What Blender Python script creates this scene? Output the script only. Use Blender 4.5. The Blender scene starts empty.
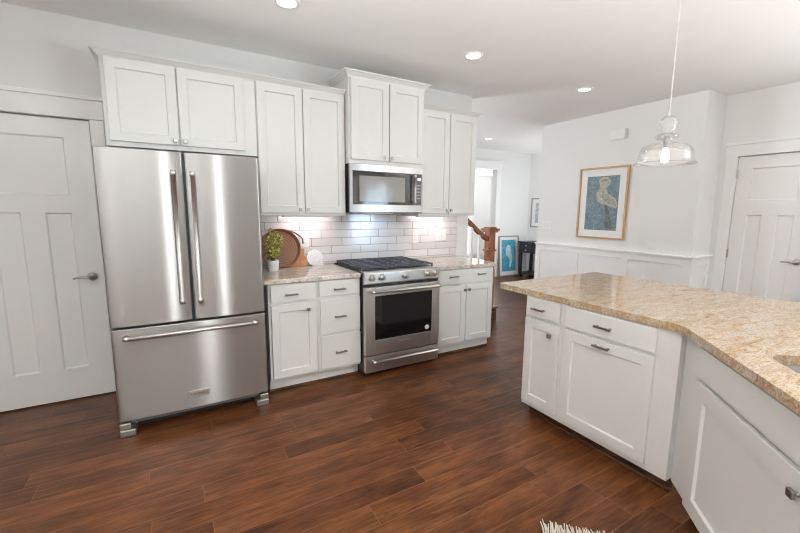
import bpy, bmesh, math, random
from mathutils import Vector, Matrix, Euler
random.seed(7)
scene = bpy.context.scene
COL = scene.collection
PI = math.pi
R2 = math.sqrt(0.5)

# ------------------------------------------------------------------ camera, world, light, exposure
cam_d = bpy.data.cameras.new('camera'); cam = bpy.data.objects.new('camera', cam_d); COL.objects.link(cam)
cam_d.sensor_width = 36.0; cam_d.lens = 391.25 * 36 / 800; cam_d.shift_x = -7.7 / 800; cam_d.clip_start = 0.05
F = Vector((0.50590923, 0.85076551, -0.14231622)); RT = Vector((0.86023928, -0.50978189, 0.01052684)); UP = Vector((0.06359435, 0.12775163, 0.98976527))
cam.matrix_world = Matrix(((RT.x, UP.x, -F.x, -1.704), (RT.y, UP.y, -F.y, -3.638), (RT.z, UP.z, -F.z, 1.439), (0, 0, 0, 1)))
scene.camera = cam

w = bpy.data.worlds.new('world'); scene.world = w; w.use_nodes = True
w.node_tree.nodes['Background'].inputs[0].default_value = (0.85, 0.92, 1.0, 1)
w.node_tree.nodes['Background'].inputs[1].default_value = 0.6
scene.view_settings.view_transform = 'Standard'; scene.view_settings.look = 'None'
scene.view_settings.gamma = 1.0; scene.view_settings.use_curve_mapping = False
scene.view_settings.exposure = 0.09
scene.cycles.max_bounces = 12; scene.cycles.diffuse_bounces = 6; scene.cycles.glossy_bounces = 5; scene.cycles.transmission_bounces = 8
scene.cycles.filter_width = 1.1
scene.cycles.sample_clamp_indirect = 6.0; scene.cycles.caustics_refractive = False; scene.cycles.caustics_reflective = False

def area(name, loc, direction, sx, sy, power, color=(1, 1, 1), spread=180):
    d = bpy.data.lights.new(name, 'AREA'); d.shape = 'RECTANGLE'; d.size = sx; d.size_y = sy; d.energy = power; d.color = color; d.spread = math.radians(spread)
    o = bpy.data.objects.new(name, d); COL.objects.link(o); o.location = loc
    o.rotation_euler = Vector(direction).to_track_quat('-Z', 'Z').to_euler()
    return o
DAY = (0.93, 0.97, 1.0)
CEIL = 2.717
# daylight through rear and entry windows; the remaining lamps are added, unseen fill
SOFT = (0.95, 0.982, 0.98)
area('window_light', (3.15, -7.38, 1.15), (-0.39, 0.92, 0.0), 0.80, 2.2, 8, (0.62, 0.82, 1.0), 60)
area('window_light', (-1.05, -7.38, 1.15), (-0.05, 1, 0.0), 0.13, 2.2, 3.6, SOFT, 70)
area('window_light', (-3.3, -6.0, 1.3), (1, 0, 1.6), 1.8, 1.9, 250, SOFT, 120)  # added unseen left lamp, tilted up to bounce fill off the ceiling
area('window_light', (-3.3, -3.3, 1.3), (1, -0.1, 1.6), 1.8, 1.9, 160, SOFT, 110)  # second added left lamp, also aimed up as ceiling fill
area('window_light', (3.5, -6.2, 1.3), (-1, 0.5, 1.6), 1.8, 1.9, 270, SOFT, 120)  # added unseen right-hand lamp, tilted up for ceiling bounce
area('window_light', (3.5, -4.2, 1.3), (-1, 0.4, 1.6), 1.6, 1.9, 38, SOFT, 120)  # weaker added lamp on the right, tilted up as fill
area('window_light', (-3.3, -1.65, 1.9), (1, 0.16, 0.10), 1.0, 0.75, 3, SOFT, 75)  # added transom-height lamp, faint fill for the picture wall
area('window_light', (0.04, 1.5, 1.9), (1, -0.65, 0.05), 1.0, 1.4, 62, DAY)  # added unseen stairwell lamp to brighten the picture wall
area('window_light', (5.6, 4.66, 1.35), (-0.6, -1, 0.1), 0.9, 2.3, 70, DAY)
area('window_light', (4.5, 0.68, 1.3), (-0.1, 1, 0.8), 1.3, 1.6, 33, DAY)  # added lamp with no window behind it, brightens the hall

# ------------------------------------------------------------------ materials
def nm(name):
    m = bpy.data.materials.new(name); m.use_nodes = True
    return m, m.node_tree.nodes, m.node_tree.links, m.node_tree.nodes['Principled BSDF']
def plain(name, col, rough=0.5, metal=0.0, noise=0.0, scale=20, bump=0.0, **kw):
    m, N, L, P = nm(name)
    P.inputs['Base Color'].default_value = (*col, 1); P.inputs['Roughness'].default_value = rough; P.inputs['Metallic'].default_value = metal
    for k, v in kw.items(): P.inputs[k].default_value = v
    tc = N.new('ShaderNodeTexCoord'); nz = N.new('ShaderNodeTexNoise'); nz.inputs['Scale'].default_value = scale; nz.inputs['Detail'].default_value = 4
    L.new(tc.outputs['Object'], nz.inputs['Vector'])
    if noise:
        mx = N.new('ShaderNodeMix'); mx.data_type = 'RGBA'
        mx.inputs[6].default_value = (*[c * (1 - noise) for c in col], 1); mx.inputs[7].default_value = (*[min(1, c * (1 + noise)) for c in col], 1)
        L.new(nz.outputs['Fac'], mx.inputs[0]); L.new(mx.outputs[2], P.inputs['Base Color'])
    if bump:
        b = N.new('ShaderNodeBump'); b.inputs['Strength'].default_value = bump; b.inputs['Distance'].default_value = 0.002
        L.new(nz.outputs['Fac'], b.inputs['Height']); L.new(b.outputs[0], P.inputs['Normal'])
    return m
def emit(name, col, s):
    m, N, L, P = nm(name); P.inputs['Base Color'].default_value = (*col, 1)
    P.inputs['Emission Color'].default_value = (*col, 1); P.inputs['Emission Strength'].default_value = s
    return m
M_cab = plain('white_cabinet_paint', (0.77, 0.77, 0.755), 0.32, noise=0.01, scale=3)
M_trim = plain('white_trim_paint', (0.88, 0.88, 0.87), 0.38, noise=0.01, scale=3)
M_wall = plain('grey_wall_paint', (0.82, 0.82, 0.81), 0.7, noise=0.01, scale=2, bump=0.03)
M_darkrefl = plain('dark_reflection_wall_paint', (0.16, 0.155, 0.15), 0.7, noise=0.02, scale=2)  # unseen rear wall made dark so the fridge steel reflects dark bands
M_wains = plain('white_wainscot_paint', (0.89, 0.89, 0.89), 0.45, noise=0.01, scale=3)
M_ceil = plain('white_ceiling_paint', (0.88, 0.88, 0.87), 0.85, noise=0.01, scale=2)
M_nickel = plain('brushed_nickel', (0.50, 0.49, 0.47), 0.35, 1.0)
M_pewter = plain('dark_pewter', (0.29, 0.285, 0.27), 0.38, 1.0)
M_black = plain('black_enamel', (0.018, 0.018, 0.02), 0.35)
M_iron = plain('cast_iron', (0.075, 0.08, 0.096), 0.36, noise=0.2, scale=60, bump=0.1)
M_dark = plain('dark_plastic', (0.03, 0.03, 0.032), 0.45)
M_glassblk = plain('black_oven_glass', (0.008, 0.008, 0.009), 0.06)
M_mwglass = plain('microwave_door_glass', (0.05, 0.048, 0.045), 0.05, 0.0)
M_mwmesh = plain('microwave_screen', (0.27, 0.255, 0.235), 0.10, 0.0, noise=0.08, scale=300)
M_ctrl = plain('control_panel_black', (0.06, 0.058, 0.055), 0.22)
M_plate = plain('white_plastic', (0.86, 0.86, 0.86), 0.35)
M_ceramic = plain('white_ceramic', (0.85, 0.85, 0.86), 0.18)
M_soil = plain('soil', (0.05, 0.035, 0.025), 0.9, noise=0.4, scale=80)
M_cream = plain('cream_wool', (0.66, 0.62, 0.54), 0.95, noise=0.25, scale=60, bump=0.3)
M_mat = plain('white_mat_board', (0.85, 0.85, 0.84), 0.7)
M_gold = plain('gold_oak_frame', (0.50, 0.30, 0.13), 0.38, noise=0.2, scale=25)
M_greyframe = plain('grey_wood_frame', (0.30, 0.27, 0.24), 0.5, noise=0.1, scale=30)
M_blackwood = plain('black_painted_wood', (0.022, 0.022, 0.026), 0.4, noise=0.2, scale=30)
M_bulb = emit('warm_bulb', (1.0, 0.95, 0.88), 22.0)
M_lens = emit('lit_lens', (1.0, 0.97, 0.92), 9.0)
M_led = emit('led_strip', (1.0, 0.92, 0.90), 1.5)
M_ink = plain('grey_ink', (0.12, 0.12, 0.12), 0.5)
M_cord = plain('white_cord', (0.62, 0.62, 0.62), 0.5)

def steel(name, col, rough, aniso=0.75, rot=0.0, streak=0.06):
    m, N, L, P = nm(name)
    P.inputs['Metallic'].default_value = 1.0; P.inputs['Anisotropic'].default_value = aniso; P.inputs['Anisotropic Rotation'].default_value = rot
    tg = N.new('ShaderNodeTangent'); tg.direction_type = 'RADIAL'; tg.axis = 'Z'; L.new(tg.outputs[0], P.inputs['Tangent'])
    tc = N.new('ShaderNodeTexCoord'); mp = N.new('ShaderNodeMapping'); mp.inputs['Scale'].default_value = (6, 6, 1100)
    nz = N.new('ShaderNodeTexNoise'); nz.inputs['Scale'].default_value = 1.0; nz.inputs['Detail'].default_value = 3
    L.new(tc.outputs['Object'], mp.inputs[0]); L.new(mp.outputs[0], nz.inputs['Vector'])
    mr = N.new('ShaderNodeMapRange'); mr.inputs[3].default_value = rough - streak; mr.inputs[4].default_value = rough + streak
    L.new(nz.outputs['Fac'], mr.inputs[0]); L.new(mr.outputs[0], P.inputs['Roughness'])
    mx = N.new('ShaderNodeMix'); mx.data_type = 'RGBA'
    mx.inputs[6].default_value = (*[c * 0.985 for c in col], 1); mx.inputs[7].default_value = (*[min(1, c * 1.015) for c in col], 1)
    L.new(nz.outputs['Fac'], mx.inputs[0]); L.new(mx.outputs[2], P.inputs['Base Color'])
    return m
M_steel = steel('brushed_stainless', (0.415, 0.405, 0.395), 0.28, aniso=1.0, rot=0.25, streak=0.004)
M_steel3 = steel('range_stainless', (0.60, 0.59, 0.575), 0.28, aniso=0.9, rot=0.25, streak=0.004)
M_steel2 = plain('satin_stainless', (0.66, 0.65, 0.635), 0.38, 1.0, noise=0.03, scale=40)

def ramp(N, stops):
    r = N.new('ShaderNodeValToRGB'); e = r.color_ramp.elements
    while len(e) < len(stops): e.new(0.5)
    for k, (p, c) in enumerate(stops): e[k].position = p; e[k].color = (*c, 1)
    return r
def granite(name, stops, speck, speck_amt, vein, rough=0.12):
    m, N, L, P = nm(name)
    tc = N.new('ShaderNodeTexCoord')
    mp = N.new('ShaderNodeMapping'); mp.inputs['Rotation'].default_value = (0.3, 0.2, 0.9); mp.inputs['Scale'].default_value = (0.9, 2.9, 1.8)
    L.new(tc.outputs['Object'], mp.inputs[0])
    n1 = N.new('ShaderNodeTexNoise'); n1.inputs['Scale'].default_value = 9; n1.inputs['Detail'].default_value = 7; n1.inputs['Roughness'].default_value = 0.68; n1.inputs['Distortion'].default_value = 1.2
    L.new(mp.outputs[0], n1.inputs['Vector'])
    r1 = ramp(N, stops); L.new(n1.outputs['Fac'], r1.inputs[0])
    n2 = N.new('ShaderNodeTexNoise'); n2.inputs['Scale'].default_value = 70; n2.inputs['Detail'].default_value = 4; n2.inputs['Roughness'].default_value = 0.6
    L.new(mp.outputs[0], n2.inputs['Vector'])
    r2 = ramp(N, [(0.42, (1, 1, 1)), (0.49, (0, 0, 0))]); L.new(n2.outputs['Fac'], r2.inputs[0])
    mu = N.new('ShaderNodeMath'); mu.operation = 'MULTIPLY'; mu.inputs[1].default_value = speck_amt; L.new(r2.outputs[0], mu.inputs[0])
    m1 = N.new('ShaderNodeMix'); m1.data_type = 'RGBA'; L.new(mu.outputs[0], m1.inputs[0]); L.new(r1.outputs[0], m1.inputs[6]); m1.inputs[7].default_value = (*speck, 1)
    n3 = N.new('ShaderNodeTexNoise'); n3.inputs['Scale'].default_value = 5; n3.inputs['Detail'].default_value = 5; n3.inputs['Distortion'].default_value = 2.0
    L.new(mp.outputs[0], n3.inputs['Vector'])
    r3 = ramp(N, [(0.47, (0, 0, 0)), (0.50, (1, 1, 1)), (0.53, (0, 0, 0))]); L.new(n3.outputs['Fac'], r3.inputs[0])
    mu3 = N.new('ShaderNodeMath'); mu3.operation = 'MULTIPLY'; mu3.inputs[1].default_value = 0.55; L.new(r3.outputs[0], mu3.inputs[0])
    m2 = N.new('ShaderNodeMix'); m2.data_type = 'RGBA'; L.new(mu3.outputs[0], m2.inputs[0]); L.new(m1.outputs[2], m2.inputs[6]); m2.inputs[7].default_value = (*vein, 1)
    L.new(m2.outputs[2], P.inputs['Base Color']); P.inputs['Roughness'].default_value = rough
    return m
M_gran = granite('golden_granite', [(0.28, (0.20, 0.095, 0.04)), (0.38, (0.45, 0.27, 0.13)), (0.47, (0.53, 0.375, 0.23)), (0.57, (0.62, 0.49, 0.365)), (0.72, (0.56, 0.505, 0.44))], (0.15, 0.08, 0.045), 0.55, (0.36, 0.32, 0.30))
M_gran2 = granite('pale_granite', [(0.30, (0.32, 0.25, 0.20)), (0.42, (0.58, 0.48, 0.40)), (0.50, (0.74, 0.66, 0.59)), (0.65, (0.79, 0.75, 0.71))], (0.22, 0.18, 0.16), 0.45, (0.42, 0.40, 0.39))

def floor_mat():
    m, N, L, P = nm('hardwood_planks')
    def math_(op, a, b=None):
        n = N.new('ShaderNodeMath'); n.operation = op
        for i, v in enumerate((a, b)):
            if v is None: continue
            if isinstance(v, (int, float)): n.inputs[i].default_value = v
            else: L.new(v, n.inputs[i])
        return n.outputs[0]
    tc = N.new('ShaderNodeTexCoord'); sp = N.new('ShaderNodeSeparateXYZ'); L.new(tc.outputs['Object'], sp.inputs[0])
    X, Y = sp.outputs[0], sp.outputs[1]
    yr = math_('DIVIDE', math_('ADD', Y, 22.49), 0.14); row = math_('FLOOR', yr); fy = math_('SUBTRACT', yr, row)
    wn = N.new('ShaderNodeTexWhiteNoise'); wn.noise_dimensions = '1D'; L.new(row, wn.inputs['W'])
    xr = math_('DIVIDE', math_('ADD', math_('ADD', X, 30.0), math_('MULTIPLY', wn.outputs['Value'], 7.0)), 1.3); ci = math_('FLOOR', xr); fx = math_('SUBTRACT', xr, ci)
    cb = N.new('ShaderNodeCombineXYZ'); L.new(row, cb.inputs[0]); L.new(ci, cb.inputs[1])
    w2 = N.new('ShaderNodeTexWhiteNoise'); w2.noise_dimensions = '2D'; L.new(cb.outputs[0], w2.inputs['Vector'])
    # grain, shifted per plank
    off = N.new('ShaderNodeVectorMath'); off.operation = 'SCALE'; off.inputs[3].default_value = 30.0; L.new(w2.outputs['Color'], off.inputs[0])
    ad = N.new('ShaderNodeVectorMath'); ad.operation = 'ADD'; L.new(tc.outputs['Object'], ad.inputs[0]); L.new(off.outputs[0], ad.inputs[1])
    mp = N.new('ShaderNodeMapping'); mp.inputs['Scale'].default_value = (1.6, 16, 1); L.new(ad.outputs[0], mp.inputs[0])
    g = N.new('ShaderNodeTexNoise'); g.inputs['Scale'].default_value = 3.0; g.inputs['Detail'].default_value = 8; g.inputs['Roughness'].default_value = 0.65; g.inputs['Distortion'].default_value = 0.8
    L.new(mp.outputs[0], g.inputs['Vector'])
    mp2 = N.new('ShaderNodeMapping'); mp2.inputs['Scale'].default_value = (2.2, 5, 1); L.new(ad.outputs[0], mp2.inputs[0])
    k = N.new('ShaderNodeTexNoise'); k.inputs['Scale'].default_value = 2.0; k.inputs['Detail'].default_value = 3; L.new(mp2.outputs[0], k.inputs['Vector'])
    gv = math_('ADD', math_('MULTIPLY', g.outputs['Fac'], 0.58), math_('MULTIPLY', k.outputs['Fac'], 0.42))
    gv = math_('ADD', gv, math_('MULTIPLY', math_('SUBTRACT', w2.outputs['Value'], 0.5), 0.14))
    r = ramp(N, [(0.30, (0.026, 0.0085, 0.003)), (0.42, (0.075, 0.0245, 0.0085)), (0.53, (0.125, 0.043, 0.015)), (0.68, (0.22, 0.083, 0.029))]); L.new(gv, r.inputs[0])
    ey = math_('MINIMUM', fy, math_('SUBTRACT', 1.0, fy)); ex = math_('MINIMUM', fx, math_('SUBTRACT', 1.0, fx))
    sy = math_('LESS_THAN', ey, 0.016); sx = math_('LESS_THAN', ex, 0.0014); seam = math_('MAXIMUM', sy, sx)
    mx = N.new('ShaderNodeMix'); mx.data_type = 'RGBA'; L.new(math_('MULTIPLY', seam, 0.42), mx.inputs[0]); L.new(r.outputs[0], mx.inputs[6]); mx.inputs[7].default_value = (0.27, 0.13, 0.065, 1)  # seams lightened in colour, standing in for reflections off plank bevels
    L.new(mx.outputs[2], P.inputs['Base Color'])
    rr = N.new('ShaderNodeMapRange'); rr.inputs[3].default_value = 0.24; rr.inputs[4].default_value = 0.40; L.new(g.outputs['Fac'], rr.inputs[0]); L.new(rr.outputs[0], P.inputs['Roughness'])
    P.inputs['Specular IOR Level'].default_value = 0.22
    h = math_('SUBTRACT', math_('MULTIPLY', math_('ADD', g.outputs['Fac'], math_('MULTIPLY', k.outputs['Fac'], 1.5)), 0.35), math_('MULTIPLY', seam, 0.6))
    b = N.new('ShaderNodeBump'); b.inputs['Strength'].default_value = 0.25; b.inputs['Distance'].default_value = 0.004; L.new(h, b.inputs['Height']); L.new(b.outputs[0], P.inputs['Normal'])
    return m
M_floor = floor_mat()

def wood(name, c1, c2, sc=(3, 3, 30), rough=0.4):
    m, N, L, P = nm(name)
    tc = N.new('ShaderNodeTexCoord'); mp = N.new('ShaderNodeMapping'); mp.inputs['Scale'].default_value = sc; L.new(tc.outputs['Object'], mp.inputs[0])
    nz = N.new('ShaderNodeTexNoise'); nz.inputs['Scale'].default_value = 2; nz.inputs['Detail'].default_value = 6; nz.inputs['Distortion'].default_value = 0.7; L.new(mp.outputs[0], nz.inputs['Vector'])
    r = ramp(N, [(0.35, c1), (0.65, c2)]); L.new(nz.outputs['Fac'], r.inputs[0]); L.new(r.outputs[0], P.inputs['Base Color']); P.inputs['Roughness'].default_value = rough
    return m
M_newel = wood('stained_stair_wood', (0.21, 0.07, 0.028), (0.40, 0.155, 0.07), (20, 20, 3))
M_toe = wood('dark_toe_board', (0.045, 0.016, 0.008), (0.13, 0.055, 0.025), (3, 3, 30))
M_board = wood('honey_wood', (0.36, 0.15, 0.045), (0.55, 0.27, 0.10), (6, 20, 6))
def tray_mat():
    m, N, L, P = nm('turned_walnut')
    tc = N.new('ShaderNodeTexCoord'); wv = N.new('ShaderNodeTexWave'); wv.wave_type = 'RINGS'; wv.rings_direction = 'Y'; wv.inputs['Scale'].default_value = 14; wv.inputs['Distortion'].default_value = 1.5; wv.inputs['Detail'].default_value = 3
    mp = N.new('ShaderNodeMapping'); mp.inputs['Location'].default_value = (0, 0, -0.175); L.new(tc.outputs['Object'], mp.inputs[0]); L.new(mp.outputs[0], wv.inputs['Vector'])
    r = ramp(N, [(0.0, (0.15, 0.06, 0.027)), (0.6, (0.19, 0.08, 0.036)), (1.0, (0.22, 0.098, 0.045))]); L.new(wv.outputs['Fac'], r.inputs[0]); L.new(r.outputs[0], P.inputs['Base Color']); P.inputs['Roughness'].default_value = 0.4
    return m
M_tray = tray_mat()
def island_random(name, c1, c2, rough, scale=0):
    m, N, L, P = nm(name)
    ge = N.new('ShaderNodeNewGeometry'); r = ramp(N, [(0, c1), (1, c2)]); L.new(ge.outputs['Random Per Island'], r.inputs[0]); L.new(r.outputs[0], P.inputs['Base Color']); P.inputs['Roughness'].default_value = rough
    return m, N, L, P
M_tile, _N, _L, _P = island_random('glazed_tile', (0.68, 0.645, 0.645), (0.78, 0.75, 0.75), 0.06)
_tc = _N.new('ShaderNodeTexCoord'); _nz = _N.new('ShaderNodeTexNoise'); _nz.inputs['Scale'].default_value = 9; _b = _N.new('ShaderNodeBump'); _b.inputs['Strength'].default_value = 0.12; _b.inputs['Distance'].default_value = 0.003
_L.new(_tc.outputs['Object'], _nz.inputs['Vector']); _L.new(_nz.outputs['Fac'], _b.inputs['Height']); _L.new(_b.outputs[0], _P.inputs['Normal'])
M_grout = plain('grey_grout', (0.30, 0.30, 0.30), 0.9, noise=0.1, scale=100)
M_leaf, _N, _L, _P = island_random('variegated_leaf', (0.24, 0.27, 0.06), (0.90, 0.78, 0.26), 0.5)
M_stem = plain('green_stem', (0.12, 0.16, 0.05), 0.6)
def art_mat(name, cols, sc):
    m, N, L, P = nm(name)
    tc = N.new('ShaderNodeTexCoord'); nz = N.new('ShaderNodeTexNoise'); nz.inputs['Scale'].default_value = sc; nz.inputs['Detail'].default_value = 8; nz.inputs['Roughness'].default_value = 0.75; nz.inputs['Distortion'].default_value = 1.5
    L.new(tc.outputs['Object'], nz.inputs['Vector'])
    n = len(cols); r = ramp(N, [(0.32 + 0.36 * i / (n - 1), c) for i, c in enumerate(cols)]); L.new(nz.outputs['Fac'], r.inputs[0]); L.new(r.outputs[0], P.inputs['Base Color']); P.inputs['Roughness'].default_value = 0.55
    return m
M_teal = art_mat('teal_painted_ground', [(0.035, 0.07, 0.10), (0.10, 0.18, 0.225), (0.20, 0.275, 0.30), (0.42, 0.42, 0.35)], 20)
M_birdp = art_mat('pale_painted_plumage', [(0.07, 0.10, 0.12), (0.30, 0.30, 0.27), (0.54, 0.49, 0.40), (0.60, 0.54, 0.44)], 30)
M_branch = art_mat('dark_painted_branch', [(0.03, 0.05, 0.07), (0.10, 0.12, 0.12), (0.33, 0.32, 0.27)], 22)
M_wing = art_mat('mottled_wing_paint', [(0.08, 0.10, 0.12), (0.22, 0.23, 0.23), (0.40, 0.37, 0.31), (0.50, 0.46, 0.38)], 30)
M_blue = art_mat('bright_blue_ground', [(0.03, 0.20, 0.36), (0.06, 0.34, 0.52), (0.12, 0.45, 0.60), (0.35, 0.62, 0.70)], 7)
M_bluep = art_mat('pale_blue_figure', [(0.22, 0.55, 0.68), (0.55, 0.75, 0.80), (0.70, 0.80, 0.80)], 18)
M_greyart = art_mat('grey_blue_print', [(0.25, 0.30, 0.36), (0.45, 0.50, 0.55), (0.7, 0.72, 0.73)], 6)
def glass_mat():
    # thin clear glass: mostly see-through, mirror-like at grazing angles, with a faint milky body
    m, N, L, P = nm('clear_glass'); out = N['Material Output']
    tr = N.new('ShaderNodeBsdfTransparent'); tr.inputs[0].default_value = (0.99, 0.99, 0.99, 1)
    gl = N.new('ShaderNodeBsdfGlossy'); gl.inputs['Roughness'].default_value = 0.04
    df = N.new('ShaderNodeBsdfDiffuse'); df.inputs[0].default_value = (0.95, 0.95, 0.95, 1)
    lw = N.new('ShaderNodeLayerWeight'); lw.inputs[0].default_value = 0.22
    m1 = N.new('ShaderNodeMixShader'); m1.inputs[0].default_value = 0.09; L.new(tr.outputs[0], m1.inputs[1]); L.new(df.outputs[0], m1.inputs[2])
    m2 = N.new('ShaderNodeMixShader'); mu = N.new('ShaderNodeMath'); mu.operation = 'MULTIPLY'; mu.inputs[1].default_value = 0.55
    L.new(lw.outputs['Fresnel'], mu.inputs[0]); L.new(mu.outputs[0], m2.inputs[0]); L.new(m1.outputs[0], m2.inputs[1]); L.new(gl.outputs[0], m2.inputs[2])
    L.new(m2.outputs[0], out.inputs[0]); N.remove(P)
    return m
M_glass = glass_mat()

# ------------------------------------------------------------------ mesh helpers
class MB:
    def __init__(s): s.bm = bmesh.new()
    def box(s, x0, x1, y0, y1, z0, z1):
        x0, x1 = sorted((x0, x1)); y0, y1 = sorted((y0, y1)); z0, z1 = sorted((z0, z1))
        v = [s.bm.verts.new(p) for p in ((x0, y0, z0), (x1, y0, z0), (x1, y1, z0), (x0, y1, z0), (x0, y0, z1), (x1, y0, z1), (x1, y1, z1), (x0, y1, z1))]
        for f in ((0, 3, 2, 1), (4, 5, 6, 7), (0, 1, 5, 4), (1, 2, 6, 5), (2, 3, 7, 6), (3, 0, 4, 7)): s.bm.faces.new([v[i] for i in f])
        return s
    def prism(s, poly, axis, a, b):
        # poly: 2-D loop in the two remaining axes (in xyz order)
        def P(p, t):
            return {'x': (t, p[0], p[1]), 'y': (p[0], t, p[1]), 'z': (p[0], p[1], t)}[axis]
        A = [s.bm.verts.new(P(p, a)) for p in poly]; B = [s.bm.verts.new(P(p, b)) for p in poly]
        fs = [s.bm.faces.new(A), s.bm.faces.new(B[::-1])]
        n = len(poly)
        for i in range(n): fs.append(s.bm.faces.new((A[i], B[i], B[(i + 1) % n], A[(i + 1) % n])))
        return s
    def tube(s, path, r, seg=12, caps=True):
        path = [Vector(p) for p in path]; rs = r if isinstance(r, (list, tuple)) else [r] * len(path); rings = []
        up = None
        for i, p in enumerate(path):
            d = (path[min(i + 1, len(path) - 1)] - path[max(i - 1, 0)]).normalized()
            if up is None: up = Vector((0, 0, 1)) if abs(d.z) < 0.9 else Vector((1, 0, 0))
            a = d.cross(up).normalized(); b = a.cross(d).normalized(); up = b
            rings.append([s.bm.verts.new(p + (a * math.cos(2 * PI * k / seg) + b * math.sin(2 * PI * k / seg)) * rs[i]) for k in range(seg)])
        for A, B in zip(rings, rings[1:]):
            for k in range(seg): s.bm.faces.new((A[k], A[(k + 1) % seg], B[(k + 1) % seg], B[k]))
        if caps: s.bm.faces.new(rings[0][::-1]); s.bm.faces.new(rings[-1])
        return s
    def lathe(s, prof, c=(0, 0, 0), seg=32, axis='z', closed=False):
        c = Vector(c); rings = []
        for r, h in prof:
            if r < 1e-6: r = 1e-5
            ring = []
            for k in range(seg):
                t = 2 * PI * k / seg; a, b = r * math.cos(t), r * math.sin(t)
                ring.append(s.bm.verts.new(c + Vector({'z': (a, b, h), 'y': (a, h, b), 'x': (h, a, b)}[axis])))
            rings.append(ring)
        pairs = list(zip(rings, rings[1:])) + ([(rings[-1], rings[0])] if closed else [])
        for A, B in pairs:
            for k in range(seg): s.bm.faces.new((A[k], A[(k + 1) % seg], B[(k + 1) % seg], B[k]))
        return s
    def shaker(s, x0, x1, z0, z1, yf, th=0.02, st=0.058, rec=0.012, bv=0.006):
        # slab whose front (at y = yf, facing -y) has one recessed flat panel
        def rect(i, y): return [s.bm.verts.new(p) for p in ((x0 + i, y, z0 + i), (x1 - i, y, z0 + i), (x1 - i, y, z1 - i), (x0 + i, y, z1 - i))]
        B = rect(0, yf + th - 0.003); A0 = rect(0, yf + 0.002); A = rect(0.002, yf); C = rect(st, yf); D = rect(st + bv, yf + rec)
        def band(P, Q):
            for k in range(4): s.bm.faces.new((P[k], P[(k + 1) % 4], Q[(k + 1) % 4], Q[k]))
        band(B, A0); band(A0, A); band(A, C); band(C, D); s.bm.faces.new(D); s.bm.faces.new(B[::-1])
        return s
    def obj(s, name, mat, parent=None, bevel=0.0, smooth=False, seg=2, loc=None, rot=None, subd=0, solid=0):
        bmesh.ops.recalc_face_normals(s.bm, faces=s.bm.faces)
        me = bpy.data.meshes.new(name); s.bm.to_mesh(me); s.bm.free()
        mats = mat if isinstance(mat, (list, tuple)) else [mat]
        for m in mats: me.materials.append(m)
        if smooth:
            for p in me.polygons: p.use_smooth = True
        o = bpy.data.objects.new(name, me); COL.objects.link(o)
        if parent: o.parent = parent
        if loc: o.location = loc
        if rot: o.rotation_euler = rot
        if solid:
            md = o.modifiers.new('solidify', 'SOLIDIFY'); md.thickness = solid; md.offset = 0
        if bevel:
            md = o.modifiers.new('bevel', 'BEVEL'); md.width = bevel; md.segments = seg; md.limit_method = 'ANGLE'; md.angle_limit = math.radians(40)
        if subd:
            md = o.modifiers.new('subd', 'SUBSURF'); md.levels = subd; md.render_levels = subd
        return o
def thing(name, label, cat, loc=(0, 0, 0), rz=0.0, group=None):
    o = bpy.data.objects.new(name, None); COL.objects.link(o); o.empty_display_size = 0.1
    o.location = loc; o.rotation_euler = (0, 0, rz); o['label'] = label; o['category'] = cat
    if group: o['group'] = group
    return o
def tag(o, label, cat, group=None):
    o['label'] = label; o['category'] = cat
    if group: o['group'] = group
    return o
def struct(o, label=None):
    o['kind'] = 'structure'
    if label: o['label'] = label
    return o
def text_mesh(txt, size, name, mat, parent, loc, rot, depth=0.0006):
    c = bpy.data.curves.new(name, 'FONT'); c.body = txt; c.size = size; c.align_x = 'CENTER'; c.align_y = 'CENTER'; c.extrude = depth
    t = bpy.data.objects.new(name + '_tmp', c); COL.objects.link(t)
    dg = bpy.context.evaluated_depsgraph_get(); me = bpy.data.meshes.new_from_object(t.evaluated_get(dg))
    bpy.data.objects.remove(t); bpy.data.curves.remove(c)
    me.materials.clear(); me.materials.append(mat)
    o = bpy.data.objects.new(name, me); COL.objects.link(o); o.parent = parent; o.location = loc; o.rotation_euler = rot
    return o

# ------------------------------------------------------------------ the setting
XD = 3.60; PX = 3.178; PY0 = 0.61; PY1 = -1.54; YB = -7.5; XL = -3.4; FARY = 2.75; HX = 5.3
struct(MB().box(XL - 0.12, HX + 1.3, YB - 0.12, 5.2, -0.1, 0).obj('floor', M_floor), 'dark reddish brown hardwood plank floor')
struct(MB().box(XL - 0.12, HX + 1.3, YB - 0.12, 5.2, CEIL, CEIL + 0.1).obj('ceiling', M_ceil), 'flat white ceiling with recessed lights')
# back wall (cabinets and left door); door recess at x -2.892..-2.182
DX0, DX1, DZ = -2.892, -2.183, 2.043
b = MB(); b.box(XL, DX0 - 0.005, 0, 0.06, 0, CEIL); b.box(DX1 + 0.009, 1.282, 0, 0.06, 0, CEIL); b.box(DX0 - 0.005, DX1 + 0.009, 0, 0.06, DZ + 0.006, CEIL); b.box(XL, 1.282, 0.06, 0.12, 0, CEIL)
struct(b.obj('wall_back', M_wall), 'light grey wall behind the kitchen cabinets')
struct(MB().box(PX, XD + 0.12, PY1, PY0, 0, CEIL).obj('wall_right', M_wall), 'light grey wall with the framed bird painting')
RY0, RY1 = -2.345, -1.712
b = MB(); b.box(XD, XD + 0.06, RY1 + 0.005, PY1, 0, CEIL); b.box(XD, XD + 0.06, YB, RY0 - 0.005, 0, CEIL); b.box(XD, XD + 0.06, RY0 - 0.005, RY1 + 0.005, DZ + 0.009, CEIL); b.box(XD + 0.06, XD + 0.12, YB, PY1, 0, CEIL)
struct(b.obj('wall_pantry', M_wall), 'light grey wall around the right-hand door')
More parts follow.
